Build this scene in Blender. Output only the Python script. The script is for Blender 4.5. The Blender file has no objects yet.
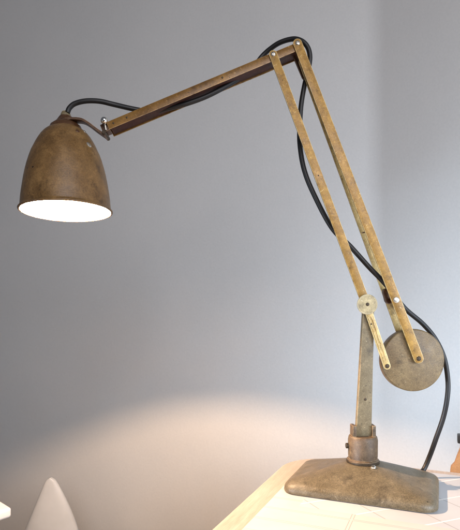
import bpy, bmesh, math, random
from mathutils import Vector, Matrix
random.seed(7)
S = bpy.context.scene
C = bpy.data.collections.new("scene"); S.collection.children.link(C)

# ------------------------------------------------------------------ layout
F, CX, HY, EYE = 500.0, 230.0, 320.0, 0.96      # focal length and principal point (photo px), eye height
TZ = 0.74                                        # table top height
D = 0.666                                        # distance of the lamp's own plane
def at(px, py, Y):                               # photo point at real distance Y
    return Vector(((px-CX)/F*Y, Y, EYE-(py-HY)/F*Y))
PX = D/F                                         # metres per photo pixel in the lamp plane
TH = math.radians(23)
U = Vector((math.cos(TH), -math.sin(TH), 0)); V = Vector((math.sin(TH), math.cos(TH), 0))
def uv(u, v, z=0.0): return U*u + V*v + Vector((0, 0, z))

# ------------------------------------------------------------------ materials
def new_mat(name):
    m = bpy.data.materials.new(name); m.use_nodes = True
    nt = m.node_tree
    return m, nt, nt.nodes['Principled BSDF']
def N(nt, t, **k):
    n = nt.nodes.new(t)
    for a, b in k.items():
        if a in n.inputs: n.inputs[a].default_value = b
        else: setattr(n, a, b)
    return n
def coords(nt): return N(nt, 'ShaderNodeTexCoord').outputs['Object']
def noise(nt, vec, scale, detail=4, rough=.6, stretch=None):
    n = N(nt, 'ShaderNodeTexNoise', Scale=scale, Detail=detail, Roughness=rough)
    if stretch:
        mp = N(nt, 'ShaderNodeMapping'); mp.inputs['Scale'].default_value = stretch
        nt.links.new(vec, mp.inputs[0]); vec = mp.outputs[0]
    nt.links.new(vec, n.inputs['Vector']); return n.outputs['Fac']
def ramp(nt, fac, stops):
    r = N(nt, 'ShaderNodeValToRGB'); e = r.color_ramp.elements
    e[0].position, e[0].color = stops[0][0], (*stops[0][1], 1)
    e[1].position, e[1].color = stops[-1][0], (*stops[-1][1], 1)
    for p, c in stops[1:-1]:
        x = e.new(p); x.color = (*c, 1)
    nt.links.new(fac, r.inputs[0]); return r.outputs[0]
def mix(nt, fac, a, b, mode='MIX'):
    m = N(nt, 'ShaderNodeMix', data_type='RGBA', blend_type=mode)
    for s, v in ((m.inputs[0], fac), (m.inputs[6], a), (m.inputs[7], b)):
        if hasattr(v, 'links'): nt.links.new(v, s)
        else: s.default_value = v if not isinstance(v, tuple) else (*v, 1)
    return m.outputs[2]
def math_(nt, op, a, b=0.0):
    m = N(nt, 'ShaderNodeMath', operation=op)
    for s, v in ((m.inputs[0], a), (m.inputs[1], b)):
        if hasattr(v, 'links'): nt.links.new(v, s)
        else: s.default_value = v
    return m.outputs[0]
def bump(nt, p, h, strength, dist=.001):
    b = N(nt, 'ShaderNodeBump', Strength=strength, Distance=dist)
    nt.links.new(h, b.inputs['Height']); nt.links.new(b.outputs[0], p.inputs['Normal'])
def edge_mask(nt, radius):
    bv = N(nt, 'ShaderNodeBevel', Radius=radius); bv.samples = 4
    g = N(nt, 'ShaderNodeNewGeometry')
    d = N(nt, 'ShaderNodeVectorMath', operation='DOT_PRODUCT')
    nt.links.new(bv.outputs[0], d.inputs[0]); nt.links.new(g.outputs['Normal'], d.inputs[1])
    return math_(nt, 'MULTIPLY', math_(nt, 'SUBTRACT', 1.0, d.outputs['Value']), 9.0)

def enamel(name, dark, mid, light, rough=.5, scale=1.0, worn=(.5,.42,.3), wear=.7, metal=0.0, grain=.2):
    """old hammered enamel: mottled, chipped at the edges, specked"""
    m, nt, p = new_mat(name); co = coords(nt)
    big = noise(nt, co, 22*scale, 5, .65); fine = noise(nt, co, 700*scale, 4, .7); sp = noise(nt, co, 190*scale, 2, .5)
    c = ramp(nt, big, [(.32, dark), (.5, mid), (.68, light)])
    med = noise(nt, co, 75*scale, 6, .75)
    c = mix(nt, .45, c, ramp(nt, med, [(.36, tuple(x*.45 for x in mid)), (.52, mid), (.66, tuple(min(1, x*1.5) for x in light))]))
    c = mix(nt, grain, c, ramp(nt, fine, [(.40, tuple(x*.35 for x in mid)), (.62, tuple(min(1, x*1.5) for x in mid))]))
    c = mix(nt, ramp(nt, sp, [(.73, (0,0,0)), (.77, (1,1,1))]), c, tuple(x*.22 for x in dark))
    # fine rubbed scratches, long in one direction
    for rot, st, amt in (((.5, .62, .2), (520, 520, 26), .40), ((.3, -.8, 1.1), (700, 700, 40), .30), ((1.2, .25, .7), (420, 420, 22), .22)):
        mr = N(nt, 'ShaderNodeMapping'); mr.inputs['Rotation'].default_value = rot; nt.links.new(co, mr.inputs[0])
        wob = N(nt, 'ShaderNodeVectorMath', operation='ADD'); wn_ = N(nt, 'ShaderNodeTexNoise', Scale=35.0, Detail=2.0)
        ws = N(nt, 'ShaderNodeVectorMath', operation='SCALE'); ws.inputs['Scale'].default_value = .006
        nt.links.new(mr.outputs[0], wn_.inputs['Vector']); nt.links.new(wn_.outputs['Color'], ws.inputs[0])
        nt.links.new(mr.outputs[0], wob.inputs[0]); nt.links.new(ws.outputs[0], wob.inputs[1])
        sc_ = noise(nt, wob.outputs[0], 1.0, 1, .5, st)
        c = mix(nt, math_(nt, 'MULTIPLY', ramp(nt, sc_, [(.72, (0,0,0)), (.80, (1,1,1))]), amt), c, worn)
    # dark grime in drifts
    gr = noise(nt, co, 48*scale, 8, .75)
    c = mix(nt, math_(nt, 'MULTIPLY', ramp(nt, gr, [(.54, (0,0,0)), (.66, (1,1,1))]), .6), c, tuple(x*.4 for x in dark))
    if wear:
        e = math_(nt, 'MULTIPLY', edge_mask(nt, .0011), ramp(nt, noise(nt, co, 120, 4), [(.35, (0,0,0)), (.6, (wear,)*3)]))
        e = math_(nt, 'MINIMUM', e, 1.0)
        c = mix(nt, e, c, worn)
    nt.links.new(c, p.inputs['Base Color'])
    nt.links.new(ramp(nt, big, [(.3, (rough-.12,)*3), (.7, (rough+.15,)*3)]), p.inputs['Roughness'])
    p.inputs['Metallic'].default_value = metal
    bump(nt, p, math_(nt, 'ADD', fine, math_(nt, 'MULTIPLY', med, 1.5)), .3, .0006)
    return m
def plain(name, col, rough=.5, metal=0.0, var=.15, scale=60, bmp=.1):
    m, nt, p = new_mat(name); co = coords(nt)
    n = noise(nt, co, scale, 4)
    c = ramp(nt, n, [(.3, tuple(x*(1-var) for x in col)), (.7, tuple(min(1, x*(1+var)) for x in col))])
    nt.links.new(c, p.inputs['Base Color']); p.inputs['Roughness'].default_value = rough; p.inputs['Metallic'].default_value = metal
    if bmp: bump(nt, p, noise(nt, co, scale*8, 3), bmp, .0005)
    return m

M = {}
M['base'] = enamel('base enamel', (.066,.050,.026), (.138,.108,.062), (.205,.168,.105), .38, 1.0, (.42,.37,.28), .9, 0.0, .42)
M['weight'] = enamel('weight enamel', (.10,.064,.027), (.18,.122,.055), (.25,.18,.085), .50, 1.1, (.5,.42,.26), 1.0, 0.0, .42)
M['shade'] = enamel('shade enamel', (.085,.040,.011), (.165,.088,.028), (.235,.135,.048), .40, .8, (.26,.16,.065), .8, 0.0, .28)
M['post'] = enamel('post enamel', (.10,.074,.037), (.18,.138,.073), (.25,.20,.115), .44, 1.0, (.75,.64,.40), 1.0, 0.0, .3)
M['collar'] = enamel('collar enamel', (.035,.016,.008), (.10,.064,.034), (.18,.135,.078), .5, 1.6, (.36,.27,.16), .8, 0.0, .3)
M['bar'] = enamel('bar enamel', (.17,.080,.012), (.31,.165,.028), (.42,.25,.056), .36, 1.4, (1.0,.85,.46), 1.0, .15)
M['lit_bar'] = enamel('lit bar enamel', (.34,.22,.07), (.52,.37,.14), (.66,.50,.22), .36, 1.4, (1.0,.88,.55), 1.0, .15)  # paler copy of the bar enamel; light on rear and tail bars painted in
M['arm'] = enamel('arm enamel', (.060,.018,.004), (.19,.092,.018), (.31,.165,.034), .38, .7, (.75,.5,.24), 1.0, .1)
M['bracket'] = enamel('bracket metal', (.04,.014,.006), (.08,.034,.014), (.15,.08,.035), .35, 1.5, (.5,.35,.22), .9, .2)
M['rail'] = enamel('dark red rail', (.02,.005,.003), (.042,.009,.005), (.075,.022,.010), .7, 1.0, (.4,.2,.1), .6)
M['steel']  = plain('worn steel', (.62,.58,.5), .3, .85, .2, 300)
M['darkm']  = plain('dark screw', (.05,.035,.02), .5, .4, .3, 300)
M['cord']   = plain('black rubber cord', (.006,.0055,.0055), .5, 0, .3, 200)
M['chrome'] = plain('bright screw', (.85,.84,.8), .15, 1, .05, 300, 0)
M['lining'] = plain('white enamel lining', (.86,.80,.72), .35, 0, .02, 40)
M['wplast'] = plain('white moulded plastic', (.46,.475,.48), .45, 0, .04, 30)
M['wpaint'] = plain('white painted board', (.8,.8,.8), .4, 0, .03, 30)
M['black']  = plain('black cap', (.02,.02,.02), .45, 0, .2, 80)

def wood(name, a, b, c, rough=.45):
    m, nt, p = new_mat(name); co = coords(nt)
    g = noise(nt, co, 9, 6, .7, (22, 1.0, 22)); f = noise(nt, co, 60, 3, .6, (18, 1.0, 18))
    col = ramp(nt, g, [(.3, a), (.5, b), (.7, c)])
    col = mix(nt, .3, col, ramp(nt, f, [(.3, tuple(x*.6 for x in a)), (.65, c)]))
    nt.links.new(col, p.inputs['Base Color']); p.inputs['Roughness'].default_value = rough
    bump(nt, p, f, .15, .0004)
    return m
M['wood'] = wood('pale pine', (.42,.325,.25), (.50,.405,.325), (.57,.48,.40))
M['chairwood'] = wood('orange plywood', (.36,.19,.085), (.44,.25,.12), (.52,.32,.17))

def wall_mat():
    m, nt, p = new_mat('painted plaster wall'); co = coords(nt)
    c = ramp(nt, noise(nt, co, 3, 5, .6), [(.3, (.555,.56,.55)), (.7, (.605,.605,.59))])
    c = mix(nt, .25, c, ramp(nt, noise(nt, co, 260, 3, .7), [(.3, (.50,.505,.50)), (.7, (.67,.67,.655))]))
    nt.links.new(c, p.inputs['Base Color']); p.inputs['Roughness'].default_value = .72
    bump(nt, p, math_(nt, 'ADD', noise(nt, co, 190, 4, .65), math_(nt, 'MULTIPLY', noise(nt, co, 11, 3, .5, (1, 1, .35)), 1.0)), .20, .0012)
    return m
M['wall'] = wall_mat()

def tile_mat():
    """pale tiles laid on the diagonal inside a straight border, white joints (u along x, v along y)"""
    m, nt, p = new_mat('pale table tiles'); co = coords(nt)
    sep = N(nt, 'ShaderNodeSeparateXYZ'); nt.links.new(co, sep.inputs[0]); x, y = sep.outputs[0], sep.outputs[1]
    def line(v, period, w):       # 1 on a joint
        f = math_(nt, 'FRACT', math_(nt, 'DIVIDE', v, period))
        return math_(nt, 'GREATER_THAN', math_(nt, 'ABSOLUTE', math_(nt, 'SUBTRACT', f, .5)), .5 - w/period/2)
    s = math_(nt, 'ADD', x, y); d = math_(nt, 'SUBTRACT', x, y)
    diag = line(d, .074, .0036)
    diag2 = line(s, .074, .0018)
    # border: front strip (v < V1) and left strip (u < U1)
    inside = math_(nt, 'MULTIPLY', math_(nt, 'GREATER_THAN', x, -.156), math_(nt, 'GREATER_THAN', y, .576))
    outside = math_(nt, 'SUBTRACT', 1.0, inside)
    def joints(w): return math_(nt, 'MINIMUM', 1.0, math_(nt, 'ADD', line(math_(nt, 'SUBTRACT', y, .559), .034, w), line(math_(nt, 'ADD', x, .092), .128, w)))
    b = joints(.0042); bw = math_(nt, 'MULTIPLY', joints(.0026), math_(nt, 'MULTIPLY', outside, .45))
    light = math_(nt, 'MULTIPLY', diag, inside)
    dark = math_(nt, 'ADD', math_(nt, 'MULTIPLY', diag2, inside), math_(nt, 'MULTIPLY', math_(nt, 'MINIMUM', b, 1.0), outside))
    dark = math_(nt, 'MINIMUM', dark, 1.0)
    n = noise(nt, co, 14, 4)
    tile_in = ramp(nt, n, [(.3, (.53,.545,.57)), (.7, (.60,.615,.64))])
    tile_out = ramp(nt, n, [(.3, (.58,.55,.52)), (.7, (.66,.63,.60))])
    c = mix(nt, inside, tile_out, tile_in)
    c = mix(nt, math_(nt, 'MULTIPLY', dark, .6), c, (.22,.20,.19)); c = mix(nt, math_(nt, 'MINIMUM', 1.0, math_(nt, 'ADD', light, bw)), c, (.86,.85,.83))
    nt.links.new(c, p.inputs['Base Color']); p.inputs['Roughness'].default_value = .38
    bump(nt, p, math_(nt, 'SUBTRACT', 1.0, math_(nt, 'ADD', light, dark)), .5, .0006)
    return m
M['tiles'] = tile_mat()
def floor_mat():
    return wood('dull floor boards', (.16,.11,.07), (.21,.15,.10), (.27,.20,.14), .5)
M['floor'] = floor_mat()
def bulb_mat():
    m, nt, p = new_mat('lit pearl bulb')
    p.inputs['Emission Color'].default_value = (1, .80, .52, 1); p.inputs['Emission Strength'].default_value = 14
    return m
M['bulb'] = bulb_mat()

# ------------------------------------------------------------------ mesh helpers
def link(name, bm, mat, parent=None, smooth=True, origin=None, angle=40):
    """turn a bmesh in world coordinates into ONE object, origin at `origin`"""
    if origin is None:
        if parent is not None: origin = parent.matrix_world.translation.copy()
        else: origin = Vector((0, 0, 0))
    bmesh.ops.recalc_face_normals(bm, faces=bm.faces)
    bm.transform(Matrix.Translation(-Vector(origin)))
    me = bpy.data.meshes.new(name); bm.to_mesh(me); bm.free()
    o = bpy.data.objects.new(name, me); C.objects.link(o)
    me.materials.append(mat)
    if smooth:
        for p in me.polygons: p.use_smooth = True
        try: me.set_sharp_from_angle(angle=math.radians(angle))
        except Exception: pass
    if parent is not None:
        o.parent = parent
        o.location = Vector(origin) - parent.matrix_world.translation
    else: o.location = origin
    bpy.context.view_layer.update()
    return o
def thing(name, label, cat, loc):
    o = bpy.data.objects.new(name, None); C.objects.link(o); o.location = loc; o.empty_display_size = .05
    o['label'] = label; o['category'] = cat
    bpy.context.view_layer.update(); return o
def bevel(bm, w, seg=2, ang=30):
    es = [e for e in bm.edges if len(e.link_faces) == 2 and e.calc_face_angle(0) > math.radians(ang)]
    if es and w: bmesh.ops.bevel(bm, geom=es, offset=w, segments=seg, profile=.6, affect='EDGES')
def prism(pts, depth, w=.0004, into=None, seg=2):
    """polygon of 3D points extruded by the vector `depth`"""
    bm = bmesh.new()
    a = [bm.verts.new(p) for p in pts]; b = [bm.verts.new(Vector(p)+depth) for p in pts]
    bm.faces.new(a); bm.faces.new(list(reversed(b)))
    n = len(a)
    for i in range(n): bm.faces.new((a[i], b[i], b[(i+1) % n], a[(i+1) % n]))
    bmesh.ops.recalc_face_normals(bm, faces=bm.faces)
    bevel(bm, w, seg)
    return merge(into, bm)
def merge(into, bm):
    if into is None: return bm
    me = bpy.data.meshes.new('t'); bm.to_mesh(me); bm.free(); into.from_mesh(me); bpy.data.meshes.remove(me); return into
def box(c, ax, ay, az, w=.0004, into=None, seg=2):
    """centre + half-axis vectors"""
    pts = [c-ax-ay-az, c+ax-ay-az, c+ax+ay-az, c-ax+ay-az]
    return prism(pts, az*2, w, into, seg)
def frame(axis):
    a = Vector(axis).normalized(); t = Vector((0, 0, 1)) if abs(a.z) < .9 else Vector((1, 0, 0))
    x = a.cross(t).normalized(); return a, x, a.cross(x).normalized()
def lathe(c, axis, prof, n=48, into=None, closed=False):
    """profile [(r, h)] turned round axis through c"""
    a, x, y = frame(axis); bm = bmesh.new(); rings = []
    for r, h in prof:
        if r < 1e-6: rings.append([bm.verts.new(c+a*h)])
        else: rings.append([bm.verts.new(c + a*h + (x*math.cos(2*math.pi*i/n) + y*math.sin(2*math.pi*i/n))*r) for i in range(n)])
    pairs = list(zip(rings, rings[1:])) + ([(rings[-1], rings[0])] if closed else [])
    for p, q in pairs:
        for i in range(n):
            j = (i+1) % n
            if len(p) == 1 and len(q) == 1: continue
            if len(p) == 1: bm.faces.new((p[0], q[j], q[i]))
            elif len(q) == 1: bm.faces.new((p[i], p[j], q[0]))
            else: bm.faces.new((p[i], p[j], q[j], q[i]))
    return merge(into, bm)
def cyl(c, axis, r, h, w=.0005, n=32, into=None):
    w = min(w, r*.4, h*.4)
    return lathe(c, axis, [(0, 0), (r-w, 0), (r, w), (r, h-w), (r-w, h), (0, h)], n, into)
def catmull(P, k=10):
    out = []; Q = [P[0]*2-P[1]] + P + [P[-1]*2-P[-2]]
    for i in range(1, len(Q)-2):
        a, b, c, d = Q[i-1:i+3]
        for s in range(k):
            t = s/k
            out.append(.5*((2*b)+(c-a)*t+(2*a-5*b+4*c-d)*t*t+(3*b-a-3*c+d)*t**3))
    out.append(P[-1]); return out
def tube(P, r, n=14, into=None, rfun=None):
    bm = bmesh.new(); rings = []; up = None
    for i, p in enumerate(P):
        t = (P[min(i+1, len(P)-1)] - P[max(i-1, 0)]).normalized()
        if up is None: up = frame(t)[1]
        up = (up - t*up.dot(t)).normalized(); s = t.cross(up)
        rr = r if rfun is None else rfun(i/(len(P)-1))
        rings.append([bm.verts.new(p+(up*math.cos(2*math.pi*k/n)+s*math.sin(2*math.pi*k/n))*rr) for k in range(n)])
    for a, b in zip(rings, rings[1:]):
        for k in range(n): bm.faces.new((a[k], a[(k+1) % n], b[(k+1) % n], b[k]))
    bm.faces.new(list(reversed(rings[0]))); bm.faces.new(rings[-1])
    return merge(into, bm)
def strip(p, q, w0, w1, t, e0=0.0, e1=0.0, bev=.0004, into=None, cap=8):
    """flat bar with round ends from p to q in a frontal plane; t thick, centred on their Y"""
    d = (q-p).normalized(); p = p-d*e0; q = q+d*e1
    s = d.cross(Vector((0, 1, 0))).normalized()
    pts = []
    for i in range(cap+1):
        a = math.pi/2 + math.pi*i/cap
        pts.append(p + d*math.cos(a)*w0/2 + s*math.sin(a)*w0/2)
    for i in range(cap+1):
        a = -math.pi/2 + math.pi*i/cap
        pts.append(q + d*math.cos(a)*w1/2 + s*math.sin(a)*w1/2)
    pts = [x - Vector((0, t/2, 0)) for x in pts]
    return prism(pts, Vector((0, t, 0)), bev, into)
FRONT = Vector((0, -1, 0))
def screw(c, r, h, name, mat, parent, slot=True, dome=True):
    """screw head facing the viewer's side of the lamp, base at c"""
    ang = random.uniform(0, math.pi)
    if dome: bm = lathe(c, FRONT, [(0, 0), (r, 0), (r, h*.45), (r*.8, h*.8), (r*.45, h), (0, h)], 28)
    else: bm = cyl(c, FRONT, r, h, .0003)
    o = link(name, bm, M[mat], parent)
    if slot:
        d = Vector((math.cos(ang), 0, math.sin(ang))); e = Vector((-math.sin(ang), 0, math.cos(ang)))
        link('slot', box(c+FRONT*(h-.00005), d*r*.62, e*r*.13, Vector((0, .0003, 0)), 0), M['darkm'], o, False)
    return o

# ------------------------------------------------------------------ setting
# wall: one plaster sheet, two faces meeting in a softly rounded inner corner
CW = 1.151; corner = Vector((.323, (CW-.323*V.x)/V.y, 0)); A2 = math.radians(43)
R2 = Vector((math.cos(A2), -math.sin(A2), 0))
def make_wall():
    turn = A2-TH; rad = .13; tl = rad*math.tan(turn/2)
    p0 = corner - U*tl; cen = p0 - V*rad
    plan = [corner-U*3.2, corner-U*1.5]
    for i in range(13):
        a = turn*i/12
        plan.append(cen + (V*math.cos(a) + U*math.sin(a))*rad)
    plan += [corner+R2*1.2, corner+R2*2.6]
    bm = bmesh.new(); th = .12
    outer = []
    for i, p in enumerate(plan):
        t = (plan[min(i+1, len(plan)-1)]-plan[max(i-1, 0)]).normalized(); n = Vector((-t.y, t.x, 0)); outer.append(p+n*th)
    lo = [bm.verts.new(p) for p in plan]; hi = [bm.verts.new(p+Vector((0, 0, 2.7))) for p in plan]
    lo2 = [bm.verts.new(p) for p in outer]; hi2 = [bm.verts.new(p+Vector((0, 0, 2.7))) for p in outer]
    for i in range(len(plan)-1):
        bm.faces.new((lo[i], lo[i+1], hi[i+1], hi[i])); bm.faces.new((lo2[i], hi2[i], hi2[i+1], lo2[i+1]))
        bm.faces.new((hi[i], hi[i+1], hi2[i+1], hi2[i])); bm.faces.new((lo[i], lo2[i], lo2[i+1], lo[i+1]))
    for k in (0, -1): bm.faces.new((lo[k], hi[k], hi2[k], lo2[k]))
    o = link('wall', bm, M['wall'], None, True, Vector((0, 0, 0)), 30)
    o['kind'] = 'structure'
make_wall()
bm = bmesh.new()
for p in ((-4, -3), (4, -3), (4, 4), (-4, 4)): bm.verts.new((p[0], p[1], 0))
bm.faces.new(bm.verts[:]); o = link('floor', bm, M['floor'], None, False, Vector((0, 0, 0))); o['kind'] = 'structure'

# ------------------------------------------------------------------ table
def rounded(u0, v0, u1, v1, radii, k=14):
    """radii at (u0v0, u1v0, u1v1, u0v1)"""
    out = []
    for (cx, cy, sx, sy, a0), r in zip(((u0, v0, 1, 1, 180), (u1, v0, -1, 1, 270), (u1, v1, -1, -1, 0), (u0, v1, 1, -1, 90)), radii):
        for i in range(k+1):
            a = math.radians(a0+90*i/k); out.append((cx+sx*r+math.cos(a)*r, cy+sy*r+math.sin(a)*r))
    return out
TU0, TU1, TV0, TV1 = -.226, .66, .12, .80
tc = uv((TU0+TU1)/2, (TV0+TV1)/2)
table = thing('table', 'pale wooden table with a white tiled top, carrying the old desk lamp', 'table', tc)
table.rotation_euler.z = 0
def poly_uv(pts, z): return [uv(a, b, z) for a, b in pts]
top = prism(poly_uv(rounded(TU0, TV0, TU1, TV1, (.07,)*4), TZ-.028), Vector((0, 0, .0265)), .006, None, 4)
tt = link('table_top', top, M['wood'], table)
# align the grain and the tile pattern with the table: give these parts the table's own axes
def reaxis(o):
    R = Matrix.Rotation(-TH, 4, 'Z')
    o.data.transform(Matrix.Translation(o.matrix_world.translation)); o.data.transform(R.inverted())
    o.location = -o.parent.matrix_world.translation; o.rotation_euler.z = -TH
reaxis(tt)
inl = prism(poly_uv(rounded(TU0+.032, TV0+.032, TU1-.032, TV1-.022, (.045, .045, .045, .03)), TZ-.006), Vector((0, 0, .006)), .0012, None, 2)
ti = link('tiled_inlay', inl, M['tiles'], table); reaxis(ti)
for (a, b) in ((TU0+.08, TV0+.08), (TU1-.08, TV0+.08), (TU0+.08, TV1-.08), (TU1-.08, TV1-.08)):
    lg = box(uv(a, b, (TZ-.0285)/2), U*.024, V*.024, Vector((0, 0, (TZ-.0285)/2)), .003); link('leg', lg, M['wood'], table)
ap = bmesh.new()
for (a0, b0, a1, b1) in ((TU0+.106, TV0+.08, TU1-.106, TV0+.08), (TU0+.106, TV1-.08, TU1-.106, TV1-.08)):
    c = uv((a0+a1)/2, (b0+b1)/2, TZ-.07); box(c, U*((a1-a0)/2), V*.009, Vector((0, 0, .04)), .001, ap)
for a0 in (TU0+.08, TU1-.08):
    box(uv(a0, (TV0+TV1)/2, TZ-.07), U*.009, V*((TV1-TV0)/2-.106), Vector((0, 0, .04)), .001, ap)
link('apron', ap, M['wood'], table)

# ------------------------------------------------------------------ the lamp
BC = uv(-.0963, .675, TZ)
lamp = thing('desk_lamp', 'old brown counterpoise desk lamp, switched on, with jointed arms and a bell shade', 'desk lamp', BC)

def make_base():
    bm = bmesh.new(); n = 18
    hw, hd = .0925, .067
    def ring(a, b, r, z):
        pts = rounded(-a, -b, a, b, (r,)*4, n)
        return [bm.verts.new(BC + U*p[0] + V*p[1] + Vector((0, 0, z))) for p in pts]
    prof = [(hw-.003, hd-.003, .017, .0), (hw-.0005, hd-.0005, .0185, .0010), (hw, hd, .019, .0028), (hw-.0003, hd-.0003, .019, .0062), (hw-.0016, hd-.0016, .0187, .0092),
            (hw-.0042, hd-.0042, .0185, .0120), (hw-.0085, hd-.0085, .018, .0143)]
    steps = 12
    for i in range(1, steps+1):
        t = i/steps
        a = (hw-.0085)*(1-t) + .0225*t; b = (hd-.0085)*(1-t)+.0215*t
        prof.append((a, b, .018*(1-t)+.0205*t, .0143 + .0187*t))
    rings = [ring(*p) for p in prof]
    for p, q in zip(rings, rings[1:]):
        m = len(p)
        for i in range(m): bm.faces.new((p[i], p[(i+1) % m], q[(i+1) % m], q[i]))
    bm.faces.new(rings[-1]); bm.faces.new(list(reversed(rings[0])))
    return bm
link('base', make_base(), M['base'], lamp, True, None, 50)
sc_c = BC + Vector((.007, -.0235, .0320))
link('base_screw', lathe(sc_c, (0, 0, 1), [(0, 0), (.0036, 0), (.0036, .0016), (.0020, .0031), (0, .0034)], 20), M['chrome'], lamp)

# collar: round socket with two upstanding cheeks
zc = BC.z + .0325
def tz(py): return EYE-(py-HY)/F*D
col = lathe(Vector((BC.x, BC.y, zc)), (0, 0, 1), [(0, 0), (.0195, 0), (.0205, .0015), (.0205, .0045), (.0185, .0060), (.0190, .010), (.0192, .030), (.0182, .0345), (.0172, .0355), (0, .0355)], 56)
for s in (-1, 1):
    box(Vector((BC.x+s*.0127, BC.y, zc+.042)), Vector((.0024, 0, 0)), Vector((0, .0085, 0)), Vector((0, 0, .0075)), .001, col)
collar = link('collar', col, M['collar'], lamp, True, None, 35)
link('foot_ring', lathe(Vector((BC.x, BC.y, zc-.0004)), (0, 0, 1), [(0, 0), (.0208, 0), (.0214, .0008), (.0214, .0036), (.0206, .0044), (0, .0044)], 56), M['darkm'], collar)
link('clamp_bolt', cyl(Vector((BC.x-.0225, BC.y, zc+.022)), (1, 0, 0), .0035, .005), M['darkm'], collar)
# post: pressed tapering channel, flat front
px0 = at(366, 300, D).z
post_bot, post_top = zc+.034, px0-.002
pb = bmesh.new()
def post_pts(z, w, d, xoff=0): return [Vector((BC.x+xoff+a*w/2, BC.y+b*d/2, z)) for a, b in ((-1, -1), (1, -1), (1, 1), (-1, 1))]
xt = at(366, 304, D).x - BC.x + .0012
lo = [pb.verts.new(p) for p in post_pts(post_bot, .0205, .0085)]; hi = [pb.verts.new(p) for p in post_pts(post_top, .0140, .009, xt)]
pb.faces.new(lo); pb.faces.new(list(reversed(hi)))
for i in range(4): pb.faces.new((lo[i], lo[(i+1) % 4], hi[(i+1) % 4], hi[i]))
bmesh.ops.recalc_face_normals(pb, faces=pb.faces); bevel(pb, .0012, 3)
post = link('post', pb, M['post'], lamp)
for zz, r in ((tz(322), .0016), (tz(398), .0019)):
    t = (zz-post_bot)/(post_top-post_bot)
    screw(Vector((BC.x+xt*t, BC.y-(.00425*(1-t)+.0045*t)+.0002, zz)), r, .0007, 'rivet', 'darkm', post, False)

# arms -----------------------------------------------------------
YF, YB = D-.0135, D+.0135            # planes of the front and rear bars
AT0, AT1 = at(272, 55, YF), at(388, 366, YF)     # left bar: head and foot
PV = at(366.3, 304.5, YF)                         # pivot on the post
dl = (AT1-AT0).normalized()
AT0 = PV - dl*(PV-AT0).length
# left bar (long part) and its grooved tail
link('link_bar', strip(AT0, PV, .0108, .0118, .0024, 0, 0, .0005), M['bar'], lamp, True, None, 25)
tail_q = at(387, 366, YF-.0005)
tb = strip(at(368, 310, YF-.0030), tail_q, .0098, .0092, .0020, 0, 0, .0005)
tail = link('tail_bar', tb, M['lit_bar'], lamp, True, None, 25)
td = (tail_q-at(368, 310, YF-.003)).normalized(); ts = td.cross(Vector((0, 1, 0))).normalized()
for s in (-1, 1):
    g = strip(at(370, 317, YF-.0041)+ts*s*.0019, at(385.2, 361, YF-.0018)+ts*s*.0017, .0010, .0010, .0012, 0, 0, .0002)
    link('rib', g, M['bar'], tail)
# right bar: front and rear plates joined by spacers
RT0, RT1 = at(297.5, 43.5, YF), at(418.5, 358.5, YF)
YB2 = D+.0185
RB0, RB1 = Vector((RT0.x, YF+.0050, RT0.z)).lerp(Vector((RT1.x, YB2, RT1.z)), .05), Vector((RT1.x, YB2, RT1.z))
link('link_bar', strip(RT0, RT1, .0118, .0128, .0024, 0, 0, .0005), M['bar'], lamp, True, None, 25)
link('link_bar', strip(RB0, RB1, .0112, .0122, .0024, 0, 0, .0005), M['lit_bar'], lamp, True, None, 25)
def on_right(py, Y=YF):
    t = ((EYE-(py-HY)/F*YF) - RT0.z)/(RT1.z-RT0.z); p = RT0.lerp(RT1, t); return Vector((p.x, Y, p.z))
# spacers
for py, r, yb in ((45, .0028, YB), (300, .0030, YF+.0262), (357, .0034, YB2)):
    c = on_right(py, yb-.0012); link('spacer', cyl(c, FRONT, r, yb-YF-.0024), M['bracket'], lamp)
# dark stop bracket near the head, and the small clip on the rear bar
sb = strip(on_right(50, D+.002)-Vector((.001,0,0)), on_right(71, D+.002)-Vector((.002,0,0)), .0125, .0085, .0028, 0, 0, .0005)
link('stop_bracket', sb, M['bracket'], lamp)
sb2 = box(on_right(231, YF+.0078)-Vector((.0012,0,0)), Vector((.0064, 0, .0010)), Vector((0, .0016, 0)), Vector((.0002, 0, .0008)), .0003)
link('bar_clip', sb2, M['bracket'], lamp)
jb = strip(on_right(291, D+.004)-Vector((.003,0,0)), on_right(299, D+.004)-Vector((.003,0,0)), .0095, .0120, .008, 0, 0, .001)
link('joint_block', jb, M['bracket'], lamp)
# screws
screw(AT0+FRONT*.0011, .0030, .0016, 'screw', 'steel', lamp)
screw(RT0+FRONT*.0011, .0030, .0016, 'screw', 'steel', lamp)
screw(on_right(300)+FRONT*.0011, .0040, .0014, 'screw', 'steel', lamp, False)
screw(RT1+FRONT*.0011, .0030, .0014, 'screw', 'darkm', lamp)
screw(tail_q+FRONT*.0009, .0028, .0014, 'screw', 'darkm', lamp)
screw(AT0.lerp(PV, .485)+FRONT*.0011, .0009, .0005, 'rivet', 'darkm', lamp, False)
screw(at(370.5, 324, YF)+FRONT*.004, .0011, .0006, 'rivet', 'darkm', lamp, False)
# pivot: washer disc, bolt through the post
pd = lathe(PV+FRONT*.0030, FRONT, [(0, 0), (.0128, 0), (.0132, .0006), (.0132, .0022), (.0124, .0029), (.0060, .0031), (0, .0031)], 48)
piv = link('pivot_disc', pd, M['bar'], lamp, True, None, 30)
piv.data.materials[0] = enamel('pivot disc paint', (.32,.25,.13), (.42,.34,.18), (.52,.43,.25), .45, 1.4, (.9,.82,.6), .9, .1)
screw(PV+FRONT*.0060, .0022, .0010, 'screw', 'darkm', piv, False)
link('pivot_bolt', cyl(PV+FRONT*.0010+Vector((0, .030, 0)), FRONT, .0036, .0305), M['bracket'], lamp)

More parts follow.
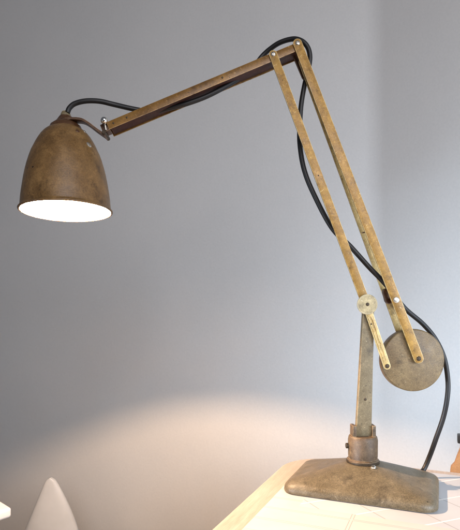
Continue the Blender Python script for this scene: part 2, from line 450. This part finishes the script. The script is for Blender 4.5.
# counterweight disc between front and rear plates
WC = at(413.6, 360.2, D-.0085)
wr = .0412; wt = .0165
wd = lathe(WC, (0, 1, 0), [(0, 0), (wr-.0022, 0), (wr-.0008, .0006), (wr, .002), (wr, wt-.002), (wr-.0015, wt), (0, wt)], 96)
link('counterweight', wd, M['weight'], lamp, True, None, 40)

# upper arm: inverted channel
ch0, ch1 = at(107.6, 125.6, YF+.0010), at(299, 45.6, YF+.0010)
ca = (ch1-ch0).normalized(); cn = Vector((-ca.z, 0, ca.x))          # along, up
cw, chh, ct = .027, .0105, .0013
base0, base1 = ch0, ch1
ub = bmesh.new()
mid = (base0+base1)/2; hl = (base1-base0).length/2
yc = Vector((0, 1, 0))
# profile in (y, n): U section as one closed polygon
prof = [(0, -chh/2), (0, chh/2-.0012), (.0005, chh/2-.0003), (.0015, chh/2), (cw-.0015, chh/2), (cw-.0005, chh/2-.0003), (cw, chh/2-.0012), (cw, -chh/2),
        (cw-ct, -chh/2), (cw-ct, chh/2-ct), (ct, chh/2-ct), (ct, -chh/2)]
a = [ub.verts.new(base0 + yc*(y-.0) + cn*n_) for y, n_ in prof]
b = [ub.verts.new(base1 + yc*(y-.0) + cn*n_) for y, n_ in prof]
m_ = len(prof)
for i in range(m_): ub.faces.new((a[i], a[(i+1) % m_], b[(i+1) % m_], b[i]))
ub.faces.new(a); ub.faces.new(list(reversed(b)))
bmesh.ops.recalc_face_normals(ub, faces=ub.faces); bevel(ub, .0003, 2, 50)
link('upper_arm', ub, M['arm'], lamp, True, None, 35)
# inner liner bar lying in the channel (second, darker rail under it)
rb = box(mid + yc*(cw*.5) - cn*.0022, ca*(hl*.985), yc*(cw*.5-.0022), cn*.0014, .0003)
link('inner_rail', rb, M['rail'], lamp)
# end plate and rivets on the arm
for t in (.03, .10, .60):
    p = base0.lerp(base1, t); screw(p+FRONT*.0001, .0012, .0006, 'rivet', 'darkm', lamp, False)

# ------------------------------------------------------------------ shade
tilt = math.radians(-0.9)
SA = Vector((math.sin(tilt), .030, math.cos(tilt))).normalized()
RC = Vector((-.2181, D, EYE+.1438))                              # centre of the rim
def zz(py): return (211.6-py)*PX*.99
outer = [(.0586, 0.0), (.0592, .0006), (.0594, .0020), (.0590, .0032), (.0583, .0040), (.0578, .0060), (.0569, .0174), (.0558, .026), (.0545, .0348), (.0531, .0435), (.0514, .0522), (.0493, .061),
         (.0468, .0696), (.0443, .0770), (.0413, .0836), (.0387, .0895), (.0356, .0952), (.0325, .1003), (.0287, .1050), (.0245, .1088), (.0198, .1118), (.0150, .1137), (.0100, .1145)]
inner = [(r-.0011, h if i > 3 else h+.0002) for i, (r, h) in enumerate(outer)]
inner_p = [(.0578, .0004)] + [(r-.0012, h-.0004) for r, h in outer[5:]]
sh = lathe(RC, SA, outer + [(x, y) for x, y in reversed([(r-.0004, h-.0002) for r, h in outer[5:]])], 96, None, True)
shade = link('shade', sh, M['shade'], lamp, True, None, 60)
ln = lathe(RC, SA, inner_p + [(0, .1134)] , 96)
link('shade_lining', ln, M['lining'], shade, True, None, 70)
# rolled rim bead
bead = bmesh.new()
bp = [(.0592+.0013*math.cos(a_), .0016+.0013*math.sin(a_)) for a_ in [2*math.pi*i/12 for i in range(12)]]
lathe(RC, SA, bp, 96, bead, True)
link('rim', bead, M['shade'], shade)
# cap, ferrule
cap = lathe(RC, SA, [(.0215, .1100), (.0200, .1150), (.0165, .1180), (.0125, .1215), (.0100, .1255), (.0080, .1285), (0, .1285)], 56)
link('cap', cap, M['bracket'], lamp, True, None, 50)
link('ferrule', lathe(RC, SA, [(.0068, .1270), (.0066, .1310), (.0056, .1335), (.0050, .1350), (0, .1352)], 40), M['post'], lamp)
# bulb and its holder, hidden up in the shade
link('bulb_holder', lathe(RC, SA, [(0, .113), (.013, .112), (.013, .090), (0, .089)], 32), M['black'], lamp)
link('bulb', lathe(RC, SA, [(.010, .089), (.012, .082), (.019, .072), (.0235, .062), (.0235, .055), (.018, .047), (.009, .0425), (0, .0415)], 40), M['bulb'], lamp)
# hanger bracket: bent strap from the cap to the arm's end
def strap(P, w, t):
    """flat bent strap: polyline centreline in the frontal plane, w wide along y"""
    P = catmull(P, 8); up, dn = [], []
    for i, p in enumerate(P):
        d_ = (P[min(i+1, len(P)-1)]-P[max(i-1, 0)]).normalized(); n_ = Vector((-d_.z, 0, d_.x))
        up.append(p+n_*t/2); dn.append(p-n_*t/2)
    pts = [x-Vector((0, w/2, 0)) for x in up+list(reversed(dn))]
    return prism(pts, Vector((0, w, 0)), .0005)
hb = link('hanger_bracket', strap([at(62, 122.0, D-.002), at(72, 120.5, D-.002), at(82, 121.0, D-.002), at(89, 124.5, D-.002), at(97, 130.5, D-.002), at(106.5, 137.2, D-.002)], .016, .0028), M['bracket'], lamp)
# yoke between bracket and channel
link('swivel_block', box(at(106.5, 129.5, D+.001), ca*.0052, yc*.0085, cn*.0055, .0012), M['bracket'], lamp)
link('swivel_pin', cyl(at(103.5, 131.8, D-.014), (0, 1, 0), .0026, .026), M['darkm'], lamp)
wn = cyl(at(104.6, 124.8, D-.0165), Vector((-.15, -1, .2)), .0030, .004)
link('wing_nut', lathe(at(104.6, 121.2, D-.012), FRONT, [(0, -.002), (.0030, -.0015), (.0044, .0005), (.0046, .0028), (.0036, .0050), (.0018, .0062), (0, .0066)], 28), M['chrome'], lamp)
link('nut_stem', tube([at(104.6, 122.5, D-.010), at(106, 130, D-.008)], .0016), M['steel'], lamp)
wn.free()
# rivets on the shade (on the surface facing the viewer)
def on_shade(px, py):
    h = zz(py)*1.0
    for (r0, h0), (r1, h1) in zip(outer, outer[1:]):
        if h0 <= h <= h1: r = r0+(r1-r0)*(h-h0)/(h1-h0); break
    else: r = .01
    ax = RC + SA*h
    x = (px-CX)/F*(D-r)
    dx = max(-r*.95, min(r*.95, x-ax.x)); dy = -math.sqrt(r*r-dx*dx)
    p = Vector((ax.x+dx, ax.y+dy, ax.z)); nrm = Vector((dx, dy, r*.45)).normalized(); return p, nrm
for px_, py_, r_, mt in ((74.5, 136, .0031, 'bracket'), (83.4, 148.5, .0042, 'steel'), (82.5, 132.5, .0025, 'steel')):
    p, nrm = on_shade(px_, py_)
    link('rivet', lathe(p-nrm*.0004, nrm, [(0, 0), (r_, 0), (r_*.95, .0008), (r_*.6, .0016), (0, .0020)], 20), M[mt], shade)
# nameplate-less chip of bare metal beside the rivet
# ------------------------------------------------------------------ cord
cd = [(67.5, 112.5, D), (69.5, 108, D), (75, 103.6, D), (86, 101, D), (99.6, 101.3, D+.002), (113, 104.3, D+.006), (130, 108.3, D+.016), (146, 111.5, D+.020), (153, 113.5, D+.010),
      (163, 109.5, D+.0035), (176, 106.5, D+.002), (188, 103.2, D+.001), (205, 97, D+.001), (222, 88.5, D+.002), (236, 80, D+.006), (249, 71, D+.016), (256, 64, D+.0215),
      (262, 56.5, D+.0215), (269.5, 49.5, D+.018), (280, 42.6, D+.012), (293, 39.0, D+.006), (302, 41.3, D+.001), (307.8, 47.5, D), (310, 57, D), (308.5, 69, D), (304.8, 84, D), (301.3, 104, D), (300, 122, D),
      (299.8, 143, D), (304, 169, D), (314, 194.5, D), (332, 228, D), (350, 246, D), (369, 267, D-.001), (384, 282.5, D-.0015), (396, 297.5, D+.000), (406, 309.5, D+.003), (423.5, 324.5, D+.012), (436, 340, D+.017),
      (444.5, 359, D+.016), (448, 382, D+.014), (447, 400, D+.012), (443.2, 418, D+.016), (436.3, 438, D+.021), (429.8, 456, D+.029)]
pts = [at(*c) for c in cd]
pts += [uv(-.0235, .7445, TZ+.0125), uv(-.0300, .7330, TZ+.0085)]     # enters the back of the base
link('cord', tube(catmull(pts, 10), .0033, 16), M['cord'], lamp)

# ------------------------------------------------------------------ chair at the right, behind the table
def z_at(py, Y): return EYE-(py-HY)/F*Y
cy = .80; cp = Vector((.36, cy, 0))
chair = thing('chair', 'orange-brown wooden chair with a black cap on its back, behind the table', 'chair', cp+U*.19+V*(-.16))
def cpt(a, z, b=0): return cp + U*a + V*b + Vector((0, 0, z))
W = .38
ztop = z_at(441, cy)
left = [(.0075, .42), (-.010, .55), (-.012, .66), (-.006, z_at(471, cy)+.006), (-.0005, z_at(463, cy)), (.0035, z_at(455, cy)), (.0075, z_at(448, cy)), (.0075, ztop)]
outl = [cpt(a_, z_) for a_, z_ in left] + [cpt(W-a_, z_) for a_, z_ in reversed(left)]
link('backrest', prism(outl, V*.012, .002, None, 3), M['chairwood'], chair)
link('top_cap', box(cpt(W/2, z_at(438.8, cy), .006), U*(W/2-.0035), V*.010, Vector((0, 0, .0065)), .002), M['black'], chair)
link('seat', box(cpt(W/2, .43, -.19), U*.19, V*.18, Vector((0, 0, .009)), .004), M['chairwood'], chair)
for a_, b_ in ((.03, -.02), (W-.03, -.02), (.03, -.34), (W-.03, -.34)):
    link('leg', tube([cpt(a_, .0, b_), cpt(a_, .42, b_)], .010, 14), M['black'], chair)

# ------------------------------------------------------------------ white pointed chair, bottom left
yc2 = 1.18
wc = thing('shell_chair', 'off-white shell form tapering to a rounded point, by the wall at bottom left', 'chair', Vector((at(52, 478, yc2).x, yc2, 0)))
def shell():
    tip = at(50.5, 477.5, yc2)
    bm = bmesh.new(); rings = []; n = 28; K = 26
    for i in range(K+1):
        t = i/K; d_ = .40*t**1.5                         # down from the tip
        l = .0 + (.0085*min(1, (d_/.006))**.5) + .43*d_ if d_ < .16 else .0085+.43*.16+(d_-.16)*.22
        r = .0 + (.0085*min(1, (d_/.006))**.5) + .60*d_*(1-.35*min(1, d_/.16)) if d_ < .16 else .0085+.60*.16*.65+(d_-.16)*.15
        dep = .006+.10*min(d_, .2)
        ring = []
        for k in range(n):
            a_ = 2*math.pi*k/n; c_, s_ = math.cos(a_), math.sin(a_)
            e = .7
            X = math.copysign(abs(c_)**e, c_)*(r if c_ > 0 else l); Yy = math.copysign(abs(s_)**e, s_)*dep
            ring.append(bm.verts.new(tip+Vector((X + .0, Yy + .25*(X/.1)**2*.06, -d_))))
        rings.append(ring)
    for p, q in zip(rings, rings[1:]):
        for k in range(n): bm.faces.new((p[k], p[(k+1) % n], q[(k+1) % n], q[k]))
    bm.faces.new(rings[0]); bm.faces.new(list(reversed(rings[-1])))
    return bm
link('backrest', shell(), M['wplast'], wc)
zt = at(50, 477.5, yc2).z
sx = wc.location.x
link('seat', box(Vector((sx+.01, yc2-.02, zt-.235)), Vector((.17, 0, 0)), Vector((0, .16, 0)), Vector((0, 0, .010)), .006, None, 3), M['wplast'], wc)
for a_, b_ in ((-.13, -.14), (.15, -.14), (-.13, .10), (.15, .10)):
    link('leg', tube([Vector((sx+a_, yc2+b_, 0)), Vector((sx+a_*.9, yc2+b_*.9, zt-.245))], .010, 12), M['wplast'], wc)

# white side table corner at far left
yk = .904; kc = at(11.6, 507.5, yk)
kd = [Vector((-.72, .69, 0)).normalized(), Vector((-.60, -.80, 0)).normalized()]
stc = kc + kd[0]*.14 + kd[1]*.16
st = thing('side_table', 'white side table, only its corner in view at the far left edge', 'side table', Vector((stc.x, stc.y, 0)))
tp = [kc, kc+kd[0]*.28, kc+kd[0]*.28+kd[1]*.32, kc+kd[1]*.32]
tp = [p-Vector((0, 0, .018)) for p in tp]
link('table_top', prism(tp, Vector((0, 0, .018)), .0055, None, 4), M['wpaint'], st)
for a_, b_ in ((.04, .04), (.24, .04), (.04, .28), (.24, .28)):
    p = kc+kd[0]*a_+kd[1]*b_
    link('leg', tube([Vector((p.x, p.y, 0)), Vector((p.x, p.y, kc.z-.0182))], .011, 12), M['wpaint'], st)

# ------------------------------------------------------------------ light
def area(name, loc, target, sx_, sy_, power, col, spread=180):
    l = bpy.data.lights.new(name, 'AREA'); l.shape = 'RECTANGLE'; l.size = sx_; l.size_y = sy_; l.energy = power; l.color = col
    l.spread = math.radians(spread)
    o = bpy.data.objects.new(name, l); C.objects.link(o); o.location = loc
    o.rotation_euler = (Vector(target)-Vector(loc)).to_track_quat('-Z', 'Y').to_euler(); return o
area('window_light', (1.05, -.15, .98), (.66, .85, .60), .5, .5, 7.5, (.72, .84, 1.0), 105)
area('right_wall_fill', (-1.25, -.10, .62), (.86, .80, .56), .45, .45, 3.4, (.66, .82, 1.0), 46)  # unseen fill from low left, added to brighten the lower right wall
area('room_light', (.55, -1.5, 1.9), (-.1, 1.1, 1.0), 1.6, 1.2, 29, (.975, .95, .99), 150)
b = bpy.data.lights.new('bulb_light', 'POINT'); b.energy = 27; b.color = (1, .66, .42); b.shadow_soft_size = .0045
bo = bpy.data.objects.new('bulb_light', b); C.objects.link(bo); bo.location = RC + SA*.0355

w = bpy.data.worlds.new("World"); S.world = w; w.use_nodes = True
bg = w.node_tree.nodes['Background']; bg.inputs[0].default_value = (.72, .76, .88, 1); bg.inputs[1].default_value = .13

# ------------------------------------------------------------------ camera
cam = bpy.data.cameras.new('camera'); co_ = bpy.data.objects.new('camera', cam); C.objects.link(co_)
cam.sensor_fit = 'VERTICAL'; cam.sensor_height = 24; cam.sensor_width = 24*460/530; cam.lens = 24*F/530
cam.shift_y = (HY-265)/530
cam.clip_start = .01; cam.clip_end = 50
co_.location = (0, 0, EYE); co_.rotation_euler = (math.pi/2, 0, 0)
S.camera = co_
S.view_settings.view_transform = 'Standard'; S.view_settings.look = 'None'
S.view_settings.exposure = 0; S.view_settings.gamma = 1
S.cycles.max_bounces = 8; S.cycles.diffuse_bounces = 5
